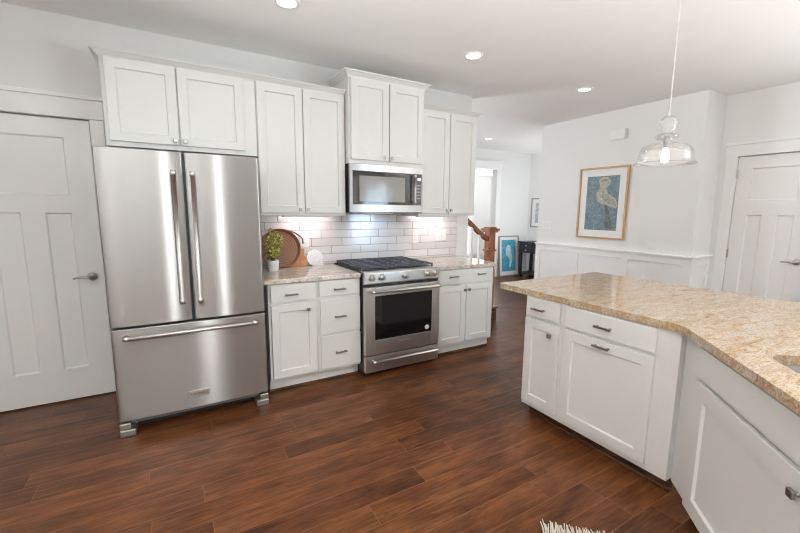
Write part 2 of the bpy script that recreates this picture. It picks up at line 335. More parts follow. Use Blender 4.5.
# hall beyond
OX0, OX1, OZ = 3.50, 4.28, 2.31
b = MB(); b.box(0.0, OX0, FARY, FARY + 0.12, 0, CEIL); b.box(OX1, HX + 0.12, FARY, FARY + 0.12, 0, CEIL); b.box(OX0, OX1, FARY, FARY + 0.12, OZ, CEIL)
struct(b.obj('wall_far', M_wall), 'pale wall at the far end of the hall')
struct(MB().box(HX, HX + 0.12, PY0, FARY, 0, CEIL).obj('wall_hall', M_wall), 'pale right wall of the hall')
struct(MB().box(XD + 0.12, HX + 0.12, PY0 - 0.12, PY0, 0, CEIL).obj('wall_hall_near', M_wall))
struct(MB().box(-0.12, 0.0, 0.12, FARY, 0, CEIL).obj('wall_stair', M_wall))
b = MB(); b.box(2.6, 6.8, 4.8, 4.92, 0, CEIL); b.box(2.48, 2.6, FARY + 0.12, 4.92, 0, CEIL); b.box(6.68, 6.8, FARY + 0.12, 4.8, 0, CEIL); b.box(HX + 0.12, 6.68, FARY, FARY + 0.12, 0, CEIL)
struct(b.obj('wall_entry', M_wall), 'bright entry room walls seen through the far doorway')
# walls behind the camera; side windows are added around the fill lamps
struct(MB().box(XL, XD + 0.12, YB - 0.12, YB, 0, CEIL).obj('wall_front', M_darkrefl))  # dark tone added for the fridge reflections; wall is out of view
struct(MB().box(XL - 0.12, XL, YB, 0.12, 0, CEIL).obj('wall_left', M_wall))
def window_frame(n, x0, x1, y0, y1, z0, z1, axis):
    b = MB(); t = 0.09
    if axis == 'y':
        b.box(x0 - t, x1 + t, y0, y1, z1, z1 + t); b.box(x0 - t, x1 + t, y0, y1, max(z0 - t, 0.001), max(z0, 0.02)); b.box(x0 - t, x0, y0, y1, z0, z1); b.box(x1, x1 + t, y0, y1, z0, z1)
    else:
        b.box(x0, x1, y0 - t, y1 + t, z1, z1 + t); b.box(x0, x1, y0 - t, y1 + t, z0 - t, z0); b.box(x0, x1, y0 - t, y0, z0, z1); b.box(x0, x1, y1, y1 + t, z0, z1)
    struct(b.obj('window_%d' % n, M_trim))
window_frame(1, 2.72, 3.585, YB, YB + 0.06, 0.05, 2.25, 'y'); window_frame(2, -1.17, -0.93, YB, YB + 0.06, 0.05, 2.25, 'y')
window_frame(7, XL, XL + 0.04, -2.2, -1.1, 1.5, 2.3, 'x'); window_frame(3, XL, XL + 0.04, -6.9, -5.1, 0.35, 2.25, 'x'); window_frame(4, XL, XL + 0.04, -4.2, -2.42, 0.35, 2.25, 'x')  # left windows added to frame the unseen fill lamps
window_frame(8, XD - 0.04, XD, -5.0, -3.4, 0.35, 2.25, 'x'); window_frame(9, 0.0, 0.03, 1.0, 2.0, 1.2, 2.6, 'x'); window_frame(6, XD - 0.04, XD, -7.1, -5.3, 0.35, 2.25, 'x')  # right and stairwell windows, likewise added around fill lamps

# craftsman door: slab with one wide panel over two tall ones; local x along the door, front at y=0 facing -y
def craftsman(name, w, h, p, sx, label, loc, rz):
    # p: (stile, top rail bottom, mid rail top, mid rail bottom, bottom rail top, mullion half-gap list)
    d = thing(name, label, 'door', loc, rz); del d['category']; d['kind'] = 'structure'
    st, tz, mz1, mz0, bz, mh = p
    b = MB(); b.box(0, w, 0.012, 0.04, 0.012, h)
    b.box(0, st, 0, 0.012, 0.012, h); b.box(w - st, w, 0, 0.012, 0.012, h)
    b.box(st, w - st, 0, 0.012, tz, h); b.box(st, w - st, 0, 0.012, mz0, mz1); b.box(st, w - st, 0, 0.012, 0.012, bz)
    b.box(w / 2 - mh, w / 2 + mh, 0, 0.012, bz, mz0)
    for x0, x1, z0, z1 in ((st, w - st, mz1, tz), (st, w / 2 - mh, bz, mz0), (w / 2 + mh, w - st, bz, mz0)):   # sloped sticking around each panel
        O = [b.bm.verts.new(p) for p in ((x0, 0, z0), (x1, 0, z0), (x1, 0, z1), (x0, 0, z1))]; i_ = 0.010
        I = [b.bm.verts.new(p) for p in ((x0 + i_, 0.0118, z0 + i_), (x1 - i_, 0.0118, z0 + i_), (x1 - i_, 0.0118, z1 - i_), (x0 + i_, 0.0118, z1 - i_))]
        for k in range(4): b.bm.faces.new((O[k], O[(k + 1) % 4], I[(k + 1) % 4], I[k]))
    b.obj('door_slab', M_trim, d)
    return d
def lever(d, x, z, sgn, mat):
    b = MB(); b.lathe([(0.0, 0.0), (0.031, 0.0), (0.031, -0.008), (0.022, -0.014), (0.012, -0.018), (0.011, -0.048), (0, -0.05)], (x, -0.0005, z), 24, 'y')
    b.tube([(x, -0.045, z), (x + sgn * 0.02, -0.052, z), (x + sgn * 0.06, -0.052, z + 0.003), (x + sgn * 0.105, -0.048, z - 0.004)], [0.009, 0.010, 0.008, 0.007], 10)
    b.obj('door_handle', mat, d, smooth=True)
d1 = craftsman('door_1', DX1 - DX0, DZ - 0.004, (0.147, 1.916, 1.52, 1.397, 0.25, 0.0625), 1, 'white craftsman door left of the refrigerator', (DX0, 0.012, 0), 0)
lever(d1, (-2.250) - DX0, 0.93, -1, M_nickel)
d2 = craftsman('door_2', RY1 - RY0, DZ, (0.122, 1.92, 1.585, 1.428, 0.25, 0.06), 1, 'white craftsman door in the right-hand wall', (XD + 0.012, RY1, 0), -PI / 2)
lever(d2, 0.575, 0.965, -1, M_nickel)
for hz in (0.25, 1.0, 1.86):
    b = MB(); b.box(-0.012, 0.006, -0.012, 0.0, hz - 0.045, hz + 0.045); b.tube([(-0.002, -0.016, hz - 0.048), (-0.002, -0.016, hz + 0.048)], 0.006, 8); b.obj('hinge', M_nickel, d2)
# casings
b = MB(); b.box(DX1 + 0.008, -2.095, -0.018, 0, 0, DZ + 0.004); b.box(DX0 - 0.092, DX0 - 0.004, -0.018, 0, 0, DZ + 0.004)
b.box(DX0 - 0.10, -2.09, -0.02, 0, DZ + 0.006, 2.178); b.box(DX0 - 0.12, -2.072, -0.036, 0, 2.178, 2.204)
struct(b.obj('trim_1', M_trim, bevel=0.002), 'flat white casing and capped header around the left door')
b = MB(); b.box(XD - 0.018, XD, RY1 + 0.004, -1.61, 0, DZ + 0.01); b.box(XD - 0.018, XD, RY0 - 0.11, RY0 - 0.004, 0, DZ + 0.01)
b.box(XD - 0.02, XD, RY0 - 0.115, -1.60, DZ + 0.01, 2.17); b.box(XD - 0.036, XD, RY0 - 0.13, -1.585, 2.17, 2.20)
struct(b.obj('trim_2', M_trim, bevel=0.002), 'flat white casing and capped header around the right door')
# wainscot on the picture wall and its return
b = MB(); x0 = PX - 0.02
b.box(PX - 0.004, PX, PY1, PY0, 0, 0.93)
def stile(y0, y1): b.box(x0, PX, y0, y1, 0.14, 0.86)
b.box(x0, PX, PY1 - 0.02, PY0, 0.86, 0.93); b.box(x0, PX, PY1 - 0.02, PY0, 0, 0.14)
for y0, y1 in ((0.52, PY0), (-0.150, -0.05), (-0.855, -0.765), (PY1 - 0.02, -1.47)): stile(y0, y1)
b.box(PX - 0.03, PX, PY1 - 0.03, PY0, 0.93, 0.945); b.box(PX - 0.045, PX, PY1 - 0.045, PY0, 0.945, 0.965)
b.box(PX, XD, PY1 - 0.004, PY1, 0, 0.93); b.box(PX, XD, PY1 - 0.02, PY1, 0.86, 0.93); b.box(PX, XD, PY1 - 0.02, PY1, 0, 0.14)
b.box(PX, PX + 0.07, PY1 - 0.02, PY1, 0.14, 0.86); b.box(XD - 0.07, XD, PY1 - 0.02, PY1, 0.14, 0.86)
b.box(PX, XD, PY1 - 0.03, PY1, 0.93, 0.945); b.box(PX, XD, PY1 - 0.045, PY1, 0.945, 0.965)
struct(b.obj('trim_3', M_wains, bevel=0.0015), 'white panelled wainscot with a cap rail below the bird painting')
b = MB(); b.box(OX0 - 0.11, OX0, FARY - 0.02, FARY, 0, OZ); b.box(OX1, OX1 + 0.125, FARY - 0.02, FARY, 0, OZ); b.box(OX0 - 0.13, OX1 + 0.15, FARY - 0.022, FARY, OZ, OZ + 0.15); b.box(OX0 - 0.15, OX1 + 0.17, FARY - 0.04, FARY, OZ + 0.15, OZ + 0.18)
struct(b.obj('trim_4', M_trim), 'white casing of the far hall doorway')
b = MB(); b.box(OX1 + 0.13, HX, FARY - 0.015, FARY, 0, 0.14); struct(b.obj('baseboard_far', M_trim))
struct(MB().box(HX - 0.015, HX, PY0, FARY - 0.015, 0, 0.14).obj('baseboard_hall', M_trim))
# entry door window seen through the doorway
window_frame(5, 5.2, 6.0, 4.74, 4.8, 0.3, 2.4, 'y')

# ------------------------------------------------------------------ cabinets
def pull(parent, x, z, y=-0.02, L=0.10, mat=M_pewter, vert=False):
    b = MB(); h = L / 2
    b.box(x - h, x + h, y - 0.030, y - 0.020, z - 0.006, z + 0.006)
    for s in (-1, 1): b.box(x + s * (h - 0.012) - 0.006, x + s * (h - 0.012) + 0.006, y - 0.022, y, z - 0.005, z + 0.005)
    return b.obj('pull', mat, parent, bevel=0.002)
def knob(parent, x, z, y=-0.02, mat=M_pewter, s=0.013):
    b = MB(); b.lathe([(0.0, 0.0), (0.009, 0.0), (0.006, -0.006), (0.006, -0.014)], (x, y, z), 12, 'y'); b.box(x - s, x + s, y - 0.026, y - 0.013, z - s, z + s)
    return b.obj('knob', mat, parent, bevel=0.003)
def cabinet(name, label, cat, loc, rz, w, depth, z0, z1, fronts, toe=0.0, extra=None, group=None):
    c = thing(name, label, cat, loc, rz, group)
    b = MB(); b.box(0, w, 0, depth, z0, z1); b.obj('body', M_cab, c, bevel=0.0015)
    for f in fronts:
        kind, x0, x1, a0, a1 = f[:5]; hw = f[5:]
        if kind == 'door':
            o = MB().shaker(x0, x1, a0, a1, -0.02).obj('door', M_cab, c)
        else:
            o = MB().box(x0, x1, -0.02, -0.006, a0, a1).obj('false_front' if kind == 'panel' else 'drawer_front', M_cab, c, bevel=0.003)
        for hdef in hw:
            if hdef[0] == 'pull': pull(o, hdef[1], hdef[2], mat=hdef[3] if len(hdef) > 3 else M_pewter)
            else: knob(o, hdef[1], hdef[2], mat=hdef[3] if len(hdef) > 3 else M_pewter, s=hdef[4] if len(hdef) > 4 else 0.013)
    if toe:
        MB().box(0.0, w, toe, depth - 0.02, 0, z0).obj('toe_kick', M_cab, c)
        MB().box(0.0, w, toe - 0.014, toe, 0, 0.022).obj('shoe_moulding', M_toe, c, bevel=0.005)
    return c
def crown_path(pts, zb, zt, outs):
    """sweep of a crown profile along an L/U path; pts: list of (x,y), outs: outward normals at each corner (sum of both sides)"""
    prof = [(0.0, 0.0), (0.006, 0.0), (0.009, 0.18), (0.018, 0.35), (0.029, 0.60), (0.034, 0.74), (0.044, 0.76), (0.044, 1.0), (0.0, 1.0)]
    bm = MB(); rings = []
    for (x, y), (ox, oy) in zip(pts, outs):
        rings.append([bm.bm.verts.new((x + ox * o, y + oy * o, zb + (zt - zb) * t)) for o, t in prof])
    n = len(prof)
    for A, B in zip(rings, rings[1:]):
        for k in range(n): bm.bm.faces.new((A[k], A[(k + 1) % n], B[(k + 1) % n], B[k]))
    bm.bm.faces.new(rings[0]); bm.bm.faces.new(rings[-1][::-1])
    return bm
UY = -0.325
N_ = M_nickel
# over-fridge cabinet
cabinet('wall_cabinet', 'short white two-door cabinet above the refrigerator', 'cabinet', (-2.055, UY, 0), 0, 0.945, 0.325, 1.844, 2.405,
        [('door', 0.022, 0.4185, 1.876, 2.398, ('knob', 0.405 - 0.01, 1.906, N_)), ('door', 0.4275, 0.855, 1.876, 2.398, ('knob', 0.457, 1.906, N_))])
cabinet('wall_cabinet', 'tall white two-door wall cabinet above the potted plant and wooden tray', 'cabinet', (-1.108, UY, 0), 0, 0.724, 0.325, 1.384, 2.405,
        [('door', 0.004, 0.352, 1.408, 2.398, ('knob', 0.313, 1.436, N_)), ('door', 0.360, 0.716, 1.408, 2.398, ('knob', 0.378, 1.437, N_))])
o = crown_path([(-2.055, 0.0), (-2.055, UY), (-0.385, UY)], 2.400, 2.442, [(-1, 0), (-1, -1), (0, -1)]).obj('crown_moulding', M_cab)
tag(o, 'white crown moulding running along the tops of the refrigerator cabinet and plant-side cabinet', 'moulding')
mc = cabinet('wall_cabinet', 'raised white two-door cabinet mounted above the microwave', 'cabinet', (-0.380, -0.408, 0), 0, 0.758, 0.408, 1.838, 2.552,
        [('door', 0.016, 0.376, 1.872, 2.535, ('knob', 0.340, 1.902, N_)), ('door', 0.386, 0.742, 1.872, 2.535, ('knob', 0.408, 1.903, N_))])
crown_path([(0, 0.408), (0, 0), (0.758, 0), (0.758, 0.408)], 2.538, 2.592, [(-1, 0), (-1, -1), (1, -1), (1, 0)]).obj('crown_moulding', M_cab, mc)
rc = cabinet('wall_cabinet', 'white two-door wall cabinet right of the microwave', 'cabinet', (0.380, UY, 0), 0, 0.712, 0.325, 1.384, 2.405,
        [('door', 0.022, 0.354, 1.408, 2.398, ('knob', 0.334, 1.443, N_)), ('door', 0.362, 0.698, 1.408, 2.398, ('knob', 0.382, 1.443, N_))])
crown_path([(0, 0), (0.712, 0), (0.712, 0.325)], 2.400, 2.442, [(0, -1), (1, -1), (1, 0)]).obj('crown_moulding', M_cab, rc)
# base cabinets on the back wall
BY = -0.624
cabinet('base_cabinet', 'white base cabinet with one drawer over one door beside the refrigerator', 'cabinet', (-1.135, BY, 0), 0, 0.377, 0.62, 0.105, 0.876,
        [('drawer', 0.018, 0.362, 0.732, 0.868, ('pull', 0.170, 0.789)), ('door', 0.018, 0.364, 0.128, 0.712, ('knob', 0.318 - 0.02, 0.658))], toe=0.055)
cabinet('drawer_base_cabinet', 'white base cabinet with three drawers left of the range', 'cabinet', (-0.757, BY, 0), 0, 0.372, 0.62, 0.105, 0.876,
        [('drawer', 0.014, 0.364, 0.742, 0.868, ('pull', 0.180, 0.797)), ('drawer', 0.020, 0.368, 0.428, 0.712, ('pull', 0.184, 0.568)), ('drawer', 0.022, 0.370, 0.130, 0.408, ('pull', 0.188, 0.262))], toe=0.055)
cabinet('base_cabinet', 'white base cabinet with a wide two-handled drawer right of the range', 'cabinet', (0.385, BY, 0), 0, 0.742, 0.62, 0.105, 0.876,
        [('drawer', 0.026, 0.722, 0.728, 0.868, ('pull', 0.210, 0.806), ('pull', 0.558, 0.810)), ('door', 0.028, 0.372, 0.128, 0.712, ('knob', 0.350, 0.662)), ('door', 0.380, 0.724, 0.128, 0.712, ('knob', 0.404, 0.662))], toe=0.055)
# shoe boards of dark wood along the toe kicks
# peninsula: cabinets face -x (rotated -90 deg): local x runs toward the camera
IX = 0.350
pc1 = cabinet('base_cabinet', 'narrow white peninsula cabinet at the far end with small drawer and single door', 'cabinet', (IX, -1.795, 0), -PI / 2, 0.298, 0.76, 0.095, 0.876,
        [('drawer', 0.016, 0.284, 0.742, 0.872, ('pull', 0.127, 0.800)), ('door', 0.012, 0.282, 0.130, 0.722, ('knob', 0.226, 0.648))])
pc2 = cabinet('base_cabinet', 'wide white peninsula cabinet with drawer above a pull-out door with a bar handle', 'cabinet', (IX, -2.093, 0), -PI / 2, 0.665, 0.76, 0.095, 0.876,
        [('drawer', 0.030, 0.559, 0.738, 0.868, ('pull', 0.284, 0.799)), ('door', 0.028, 0.559, 0.130, 0.718, ('pull', 0.283, 0.686))])
CX, CY = 0.333, -2.764
ddir = Vector((-R2, -R2, 0)); ndir = Vector((R2, -R2, 0))
dl = Vector((CX, CY, 0)) + ndir * 0.037
DLEN = 1.50
sc = thing('sink_base_cabinet', 'white angled sink cabinet at the near bend of the peninsula', 'cabinet', tuple(dl), -3 * PI / 4)
# body with a small mitred corner filler: polygon in local xy
b = MB(); b.prism([(-0.0345, 0.0), (0.26, 0.0), (0.26, 0.62), (0.25, 0.62), (0.02, 0.10)], 'z', 0.095, 0.876)   # hollow, so the sink bowl can hang inside
b.box(0.26, DLEN, 0, 0.07, 0.095, 0.876); b.box(0.26, DLEN, 0.56, 0.62, 0.095, 0.876); b.box(1.16, DLEN, 0.07, 0.56, 0.095, 0.876); b.box(0.26, 1.16, 0.07, 0.56, 0.095, 0.12)
b.obj('body', M_cab, sc, bevel=0.0015)
MB().box(0.148, 1.49, -0.022, -0.007, 0.728, 0.862).obj('false_front', M_cab, sc, bevel=0.003)
o = MB().shaker(0.148, 0.825, 0.095 + 0.01, 0.706, -0.02, st=0.072).obj('door', M_cab, sc); knob(o, 0.797, 0.646)
o = MB().shaker(0.833, 1.49, 0.095 + 0.01, 0.706, -0.02, st=0.072).obj('door', M_cab, sc); knob(o, 0.873, 0.648)
def wl(v): return Matrix.Rotation(-3 * PI / 4, 4, 'Z') @ Vector(v) + dl
# toe boards of the peninsula in dark wood
MB().box(0.0, 0.298, 0.085, 0.74, 0, 0.095).obj('toe_kick', M_toe, pc1)
MB().box(0.01, 0.298, 0.066, 0.085, 0, 0.022).obj('shoe_moulding', M_toe, pc1, bevel=0.006)
MB().box(0.0, 0.66, 0.085, 0.74, 0, 0.095).obj('toe_kick', M_toe, pc2)
MB().box(0.0, 0.66, 0.066, 0.085, 0, 0.022).obj('shoe_moulding', M_toe, pc2, bevel=0.006)
MB().prism([(-0.005, 0.085), (DLEN, 0.085), (DLEN, 0.60), (0.26, 0.60), (0.05, 0.20)], 'z', 0, 0.095).obj('toe_kick', M_toe, sc)
MB().box(0.0, DLEN, 0.066, 0.085, 0, 0.022).obj('shoe_moulding', M_toe, sc, bevel=0.006)
# ------------------------------------------------------------------ countertops
def ctop(name, x0, x1, y0, y1, label):
    o = MB().box(x0, x1, y0, y1, 0.876, 0.914).obj(name, M_gran2, bevel=0.007, seg=3)
    return tag(o, label, 'countertop')
ctop('countertop', -1.165, -0.385, BY - 0.03, -0.002, 'pale speckled granite countertop left of the range')
ctop('countertop', 0.385, 1.146, BY - 0.03, -0.002, 'pale speckled granite countertop right of the range')
def arc(c, r, a0, a1, n=6): return [(c[0] + r * math.cos(math.radians(a0 + (a1 - a0) * i / n)), c[1] + r * math.sin(math.radians(a0 + (a1 - a0) * i / n))) for i in range(n + 1)]
def W2(d, n): p = Vector((CX, CY, 0)) + ddir * d + ndir * n; return (p.x, p.y)
outer = []
yE = -1.535
outer += [(1.482, -3.24)] + arc((1.482 - 0.03, yE - 0.03), 0.03, 0, 90) + arc((CX + 0.02, yE - 0.02), 0.02, 90, 180)
outer += [(CX, CY + 0.05), (CX - 0.004, CY + 0.02), (CX - 0.014, CY - 0.004), (CX - 0.035, CY - 0.035), W2(0.1, 0)]
outer += [W2(1.52, 0), W2(1.52, 1.149)]
sink_loop = []
d0, d1_, n0, n1 = 0.335, 1.10, 0.140, 0.555; rr = 0.085
for (cd, cn, a) in ((d0 + rr, n0 + rr, 180), (d1_ - rr, n0 + rr, 270), (d1_ - rr, n1 - rr, 0), (d0 + rr, n1 - rr, 90)):
    for i in range(7):
        t = math.radians(a + 90 * i / 6); sink_loop.append((cd + rr * math.cos(t), cn + rr * math.sin(t)))
b = MB(); edges = []
for loop in (outer, [W2(*p) for p in sink_loop]):
    vs = [b.bm.verts.new((x, y, 0.876)) for x, y in loop]
    edges += [b.bm.edges.new((vs[i], vs[(i + 1) % len(vs)])) for i in range(len(vs))]
bmesh.ops.triangle_fill(b.bm, edges=edges, use_beauty=True)
bmesh.ops.recalc_face_normals(b.bm, faces=b.bm.faces)
r_ = bmesh.ops.extrude_face_region(b.bm, geom=list(b.bm.faces))
bmesh.ops.translate(b.bm, verts=[v for v in r_['geom'] if isinstance(v, bmesh.types.BMVert)], vec=(0, 0, 0.038))
o = b.obj('countertop', M_gran, bevel=0.007, seg=3); tag(o, 'large golden brown granite countertop with an angled bend on the peninsula', 'countertop')
# sink
sk = thing('kitchen_sink', 'stainless undermount sink in the angled granite counter', 'sink', (*W2(0.72, 0.35), 0.68))
b = MB(); o0 = Vector((*W2(0.72, 0.35), 0.68)); rings = []
cd, cn = (d0 + d1_) / 2, (n0 + n1) / 2
for (s_, z) in ((1.05, 0.8755), (1.0, 0.8755), (0.985, 0.72), (0.95, 0.69), (0.80, 0.684), (0.10, 0.682)):
    rings.append([b.bm.verts.new(Vector((*W2(cd + (p[0] - cd) * s_, cn + (p[1] - cn) * s_), z)) - o0) for p in sink_loop])
for A, B in zip(rings, rings[1:]):
    for k in range(len(A)): b.bm.faces.new((A[k], A[(k + 1) % len(A)], B[(k + 1) % len(A)], B[k]))
b.obj('basin', plain('dark_sink_steel', (0.20, 0.195, 0.19), 0.33, 1.0), sk, smooth=True)
MB().lathe([(0.0, 0.012), (0.035, 0.010), (0.055, 0.008), (0.056, 0.001)], (W2(cd, cn)[0] - o0.x, W2(cd, cn)[1] - o0.y, 0), 24).obj('drain', M_nickel, sk, smooth=True)

# ------------------------------------------------------------------ backsplash tiles
b = MB(); X0, X1 = -1.14, 1.112; pit, mod = 0.0765, 0.305; zt = 1.3965; g_ = 0.0022
row = 0; z = zt
offs = [0.005, 0.200, 0.100]
while z > 0.915:
    z0, z1 = max(z - pit, 0.915), z
    x = offs[row % 3] - 5 * mod
    while x < X1:
        a, c = max(x, X0), min(x + mod, X1)
        if c - a > 0.01:
            zz = min(z1, 1.3835) if not (-0.377 < (a + c) / 2 < 0.377) else z1
            if zz - z0 > 0.008: b.box(a + g_, c - g_, -0.011, -0.003, z0 + g_, zz - g_)
        x += mod
    z -= pit; row += 1
o = b.obj('backsplash', M_tile, bevel=0.0015); tag(o, 'pale glazed brick-pattern tile backsplash behind the range', 'backsplash')
MB().box(X0, X1, -0.006, -0.0005, 0.915, 1.383).obj('grout', M_grout, o)
# outlets and switches
def wallplate(name, label, cat, loc, rz, w, h, kind):
    t = thing(name, label, cat, loc, rz)
    MB().box(-w / 2, w / 2, -0.006, 0, -h / 2, h / 2).obj('cover_plate', M_plate, t, bevel=0.002)
    n = 2 if w > 0.1 else 1
    for i in range(n):
        cx = (i - (n - 1) / 2) * 0.046
        if kind == 'outlet':
            for s in (-1, 1): MB().lathe([(0.0, -0.008), (0.014, -0.008), (0.016, -0.005)], (cx, 0, s * 0.02), 16, 'y').obj('socket', M_ceramic, t)
        else:
            MB().box(cx - 0.016, cx + 0.016, -0.009, -0.005, -0.033, 0.033).obj('rocker', M_ceramic, t, bevel=0.002)
wallplate('wall_outlet', 'white electrical outlet just right of the range on the tile backsplash', 'outlet', (0.542, -0.0115, 1.148), 0, 0.076, 0.122, 'outlet')
wallplate('wall_switch', 'white double switch plate at the right of the tile backsplash', 'switch', (0.878, -0.0115, 1.165), 0, 0.150, 0.122, 'switch')
wallplate('wall_outlet', 'white electrical outlet behind the wooden tray on the tile', 'outlet', (-0.672, -0.0115, 1.148), 0, 0.084, 0.122, 'outlet')
wallplate('wall_switch', 'white double light switch on the grey wall left of the bird painting', 'switch', (PX - 0.0005, 0.437, 1.238), -PI / 2, 0.16, 0.12, 'switch')
t = thing('door_chime', 'white door chime box high on the grey wall above the bird painting', 'door chime', (PX - 0.0005, -0.598, 2.406), -PI / 2)
MB().box(-0.098, 0.098, -0.045, 0, -0.058, 0.058).obj('housing', M_plate, t, bevel=0.006); MB().box(-0.104, 0.104, -0.012, -0.0002, -0.064, 0.064).obj('back_plate', M_plate, t, bevel=0.002)
# under-cabinet lights
def ucl(x, label):
    t = thing('under_cabinet_light', label, 'light', (x, -0.13, 1.384))
    MB().box(-0.23, 0.23, -0.03, 0.03, -0.014, -0.001).obj('housing', M_plate, t, bevel=0.002); MB().box(-0.22, 0.22, -0.02, 0.02, -0.0165, -0.0142).obj('lens', M_led, t)
    a = area('under_cabinet_lamp', (0, 0, -0.02), (0, 0.55, -1), 0.42, 0.03, 1.0, (1.0, 0.90, 0.89)); a.parent = t
ucl(-0.66, 'slim light bar under the left wall cabinet'); ucl(0.72, 'slim light bar under the right wall cabinet')

# ------------------------------------------------------------------ refrigerator
fr = thing('refrigerator', 'stainless steel french-door refrigerator with bottom freezer drawer', 'refrigerator', (-1.632, -0.769, 0))
FW = 0.450
MB().box(-FW + 0.006, FW - 0.006, 0.075, 0.755, 0.05, 1.755).obj('case', plain('grey_fridge_side', (0.23, 0.23, 0.235), 0.45, 0.3), fr, bevel=0.004)
def fdoor(name, x0, x1, z0, z1, bow=0.010, mat=M_steel):
    n = 16; b = MB(); er = 0.016; poly = []
    for i in range(n + 1):
        t = i / n; x = x0 + (x1 - x0) * t
        e = min(x - x0, x1 - x); edge = er - math.sqrt(max(0, er * er - max(0, er - e) ** 2)) if e < er else 0
        poly.append((x, bow * (2 * t - 1) ** 2 + edge))
    xs = []
    poly = [(x0, 0.07)] + [(x0, bow + er)] + [(x0 + er * (1 - math.cos(math.radians(a))), bow + er * (1 - math.sin(math.radians(a)))) for a in (22, 45, 67, 90)]
    poly += [(x0 + er + (x1 - x0 - 2 * er) * i / n, bow * (2 * i / n - 1) ** 2) for i in range(1, n)]
    poly += [(x1 - er * (1 - math.cos(math.radians(a))), bow + er * (1 - math.sin(math.radians(a)))) for a in (90, 67, 45, 22)] + [(x1, bow + er), (x1, 0.07)]
    b.prism(poly, 'z', z0, z1)
    o = b.obj(name, mat, fr, smooth=True)
    md = o.modifiers.new('bevel', 'BEVEL'); md.width = 0.004; md.segments = 2; md.limit_method = 'ANGLE'; md.angle_limit = math.radians(60)
    o.data.set_sharp_from_angle(angle=math.radians(35))
    return o
dL = fdoor('fridge_door', -FW, -0.004, 0.710, 1.782); dR = fdoor('fridge_door', 0.004, FW, 0.710, 1.782); fz = fdoor('freezer_drawer', -FW, FW, 0.100, 0.696, bow=0.012)
def barhandle(parent, p0, p1, r=0.0125, stand=0.055):
    p0, p1 = Vector(p0), Vector(p1); d = (p1 - p0).normalized(); b = MB()
    b.tube([p0, p0 + d * 0.03, p0 + d * 0.031, p1 - d * 0.031, p1 - d * 0.03, p1], [r * 1.22, r * 1.22, r, r, r * 1.22, r * 1.22], 16)
    for p in (p0 + d * 0.016, p1 - d * 0.016): b.tube([p, p + Vector((0, stand, 0))], [r * 0.75, r * 0.8], 12)
    return b.obj('handle', M_steel2, parent, smooth=True)
barhandle(dL, (-0.058, -0.055, 0.835), (-0.058, -0.055, 1.665), stand=0.062); barhandle(dR, (0.043, -0.055, 0.832), (0.043, -0.055, 1.662), stand=0.062)
barhandle(fz, (-0.385, -0.055, 0.650), (0.385, -0.055, 0.650), stand=0.066)
pl = MB().box(-0.062, 0.062, -0.004, 0.002, 0.176, 0.222).obj('nameplate', M_steel2, fz, bevel=0.001)
text_mesh('KitchenAid', 0.024, 'lettering', M_ink, pl, (0, -0.0045, 0.199), (PI / 2, 0, 0))
MB().box(-FW + 0.02, FW - 0.02, 0.10, 0.12, 0.02, 0.095).obj('base_grille', M_black, fr)
for s in (-1, 1):
    b = MB(); b.box(s * FW, s * (FW - 0.085), 0.0, 0.12, 0.0, 0.045); b.box(s * FW, s * (FW - 0.06), 0.012, 0.12, 0.045, 0.085)
    b.obj('foot', M_nickel, fr, bevel=0.006)
    MB().box(s * FW, s * (FW - 0.07), 0.02, 0.12, 1.755, 1.778).obj('hinge_cover', M_dark, fr, bevel=0.004)
MB().box(-0.004, 0.004, 0.02, 0.07, 0.712, 1.775).obj('door_gasket', M_black, fr)

# ------------------------------------------------------------------ range
rg = thing('gas_range', 'stainless steel slide-in gas range with black grates and oven', 'range', (0.0, -0.70, 0))
RW = 0.378
b = MB(); b.box(-RW, RW, 0.025, 0.69, 0.03, 0.905); b.obj('chassis', M_black, rg, bevel=0.002)
b = MB(); b.prism([(0.0, 0.815), (-0.012, 0.826), (-0.012, 0.912), (0.0, 0.926), (0.06, 0.926), (0.06, 0.815)], 'x', -RW, RW); b.obj('control_panel', M_steel3, rg, bevel=0.002)
b = MB(); b.box(-RW, RW, 0.06, 0.69, 0.905, 0.922); b.obj('cooktop', M_black, rg, bevel=0.003)
for i, (bx, by, r) in enumerate(((-0.25, 0.20, 0.042), (-0.25, 0.50, 0.036), (0, 0.35, 0.052), (0.25, 0.20, 0.046), (0.25, 0.50, 0.034))):
    MB().lathe([(0.0, 0.936), (r * 0.8, 0.936), (r, 0.930), (r * 1.15, 0.923), (r * 1.15, 0.9221)], (bx, by, 0), 20).obj('burner', M_iron, rg, smooth=True)
for gx0, gx1 in ((-0.368, -0.128), (-0.122, 0.122), (0.128, 0.368)):
    b = MB(); t = 0.006; zt_, zb = 0.952, 0.938; y0, y1 = 0.085, 0.665
    for x in (gx0 + t, (gx0 + gx1) / 2, gx1 - t): b.box(x - t, x + t, y0, y1, zb, zt_)
    for k in range(8):
        y = y0 + t + (y1 - y0 - 2 * t) * k / 7; b.box(gx0, gx1, y - t * 0.8, y + t * 0.8, zb, zt_ + 0.002)
    for x in (gx0 + t, gx1 - t):
        for y in (y0 + t, (y0 + y1) / 2, y1 - t): b.box(x - t, x + t, y - t, y + t, 0.9225, zb)
    b.obj('grate', M_iron, rg, bevel=0.0015)
for kx in (-0.312, -0.218, 0.012, 0.248, 0.328):
    k = MB().lathe([(0.0, -0.042), (0.020, -0.042), (0.024, -0.037), (0.025, -0.016), (0.030, -0.014), (0.030, -0.0122)], (kx, 0, 0.874), 24, 'y').obj('control_knob', M_steel2, rg, smooth=True)
    MB().box(kx - 0.005, kx + 0.005, -0.047, -0.040, 0.852, 0.896).obj('knob_grip', M_nickel, k, bevel=0.002)
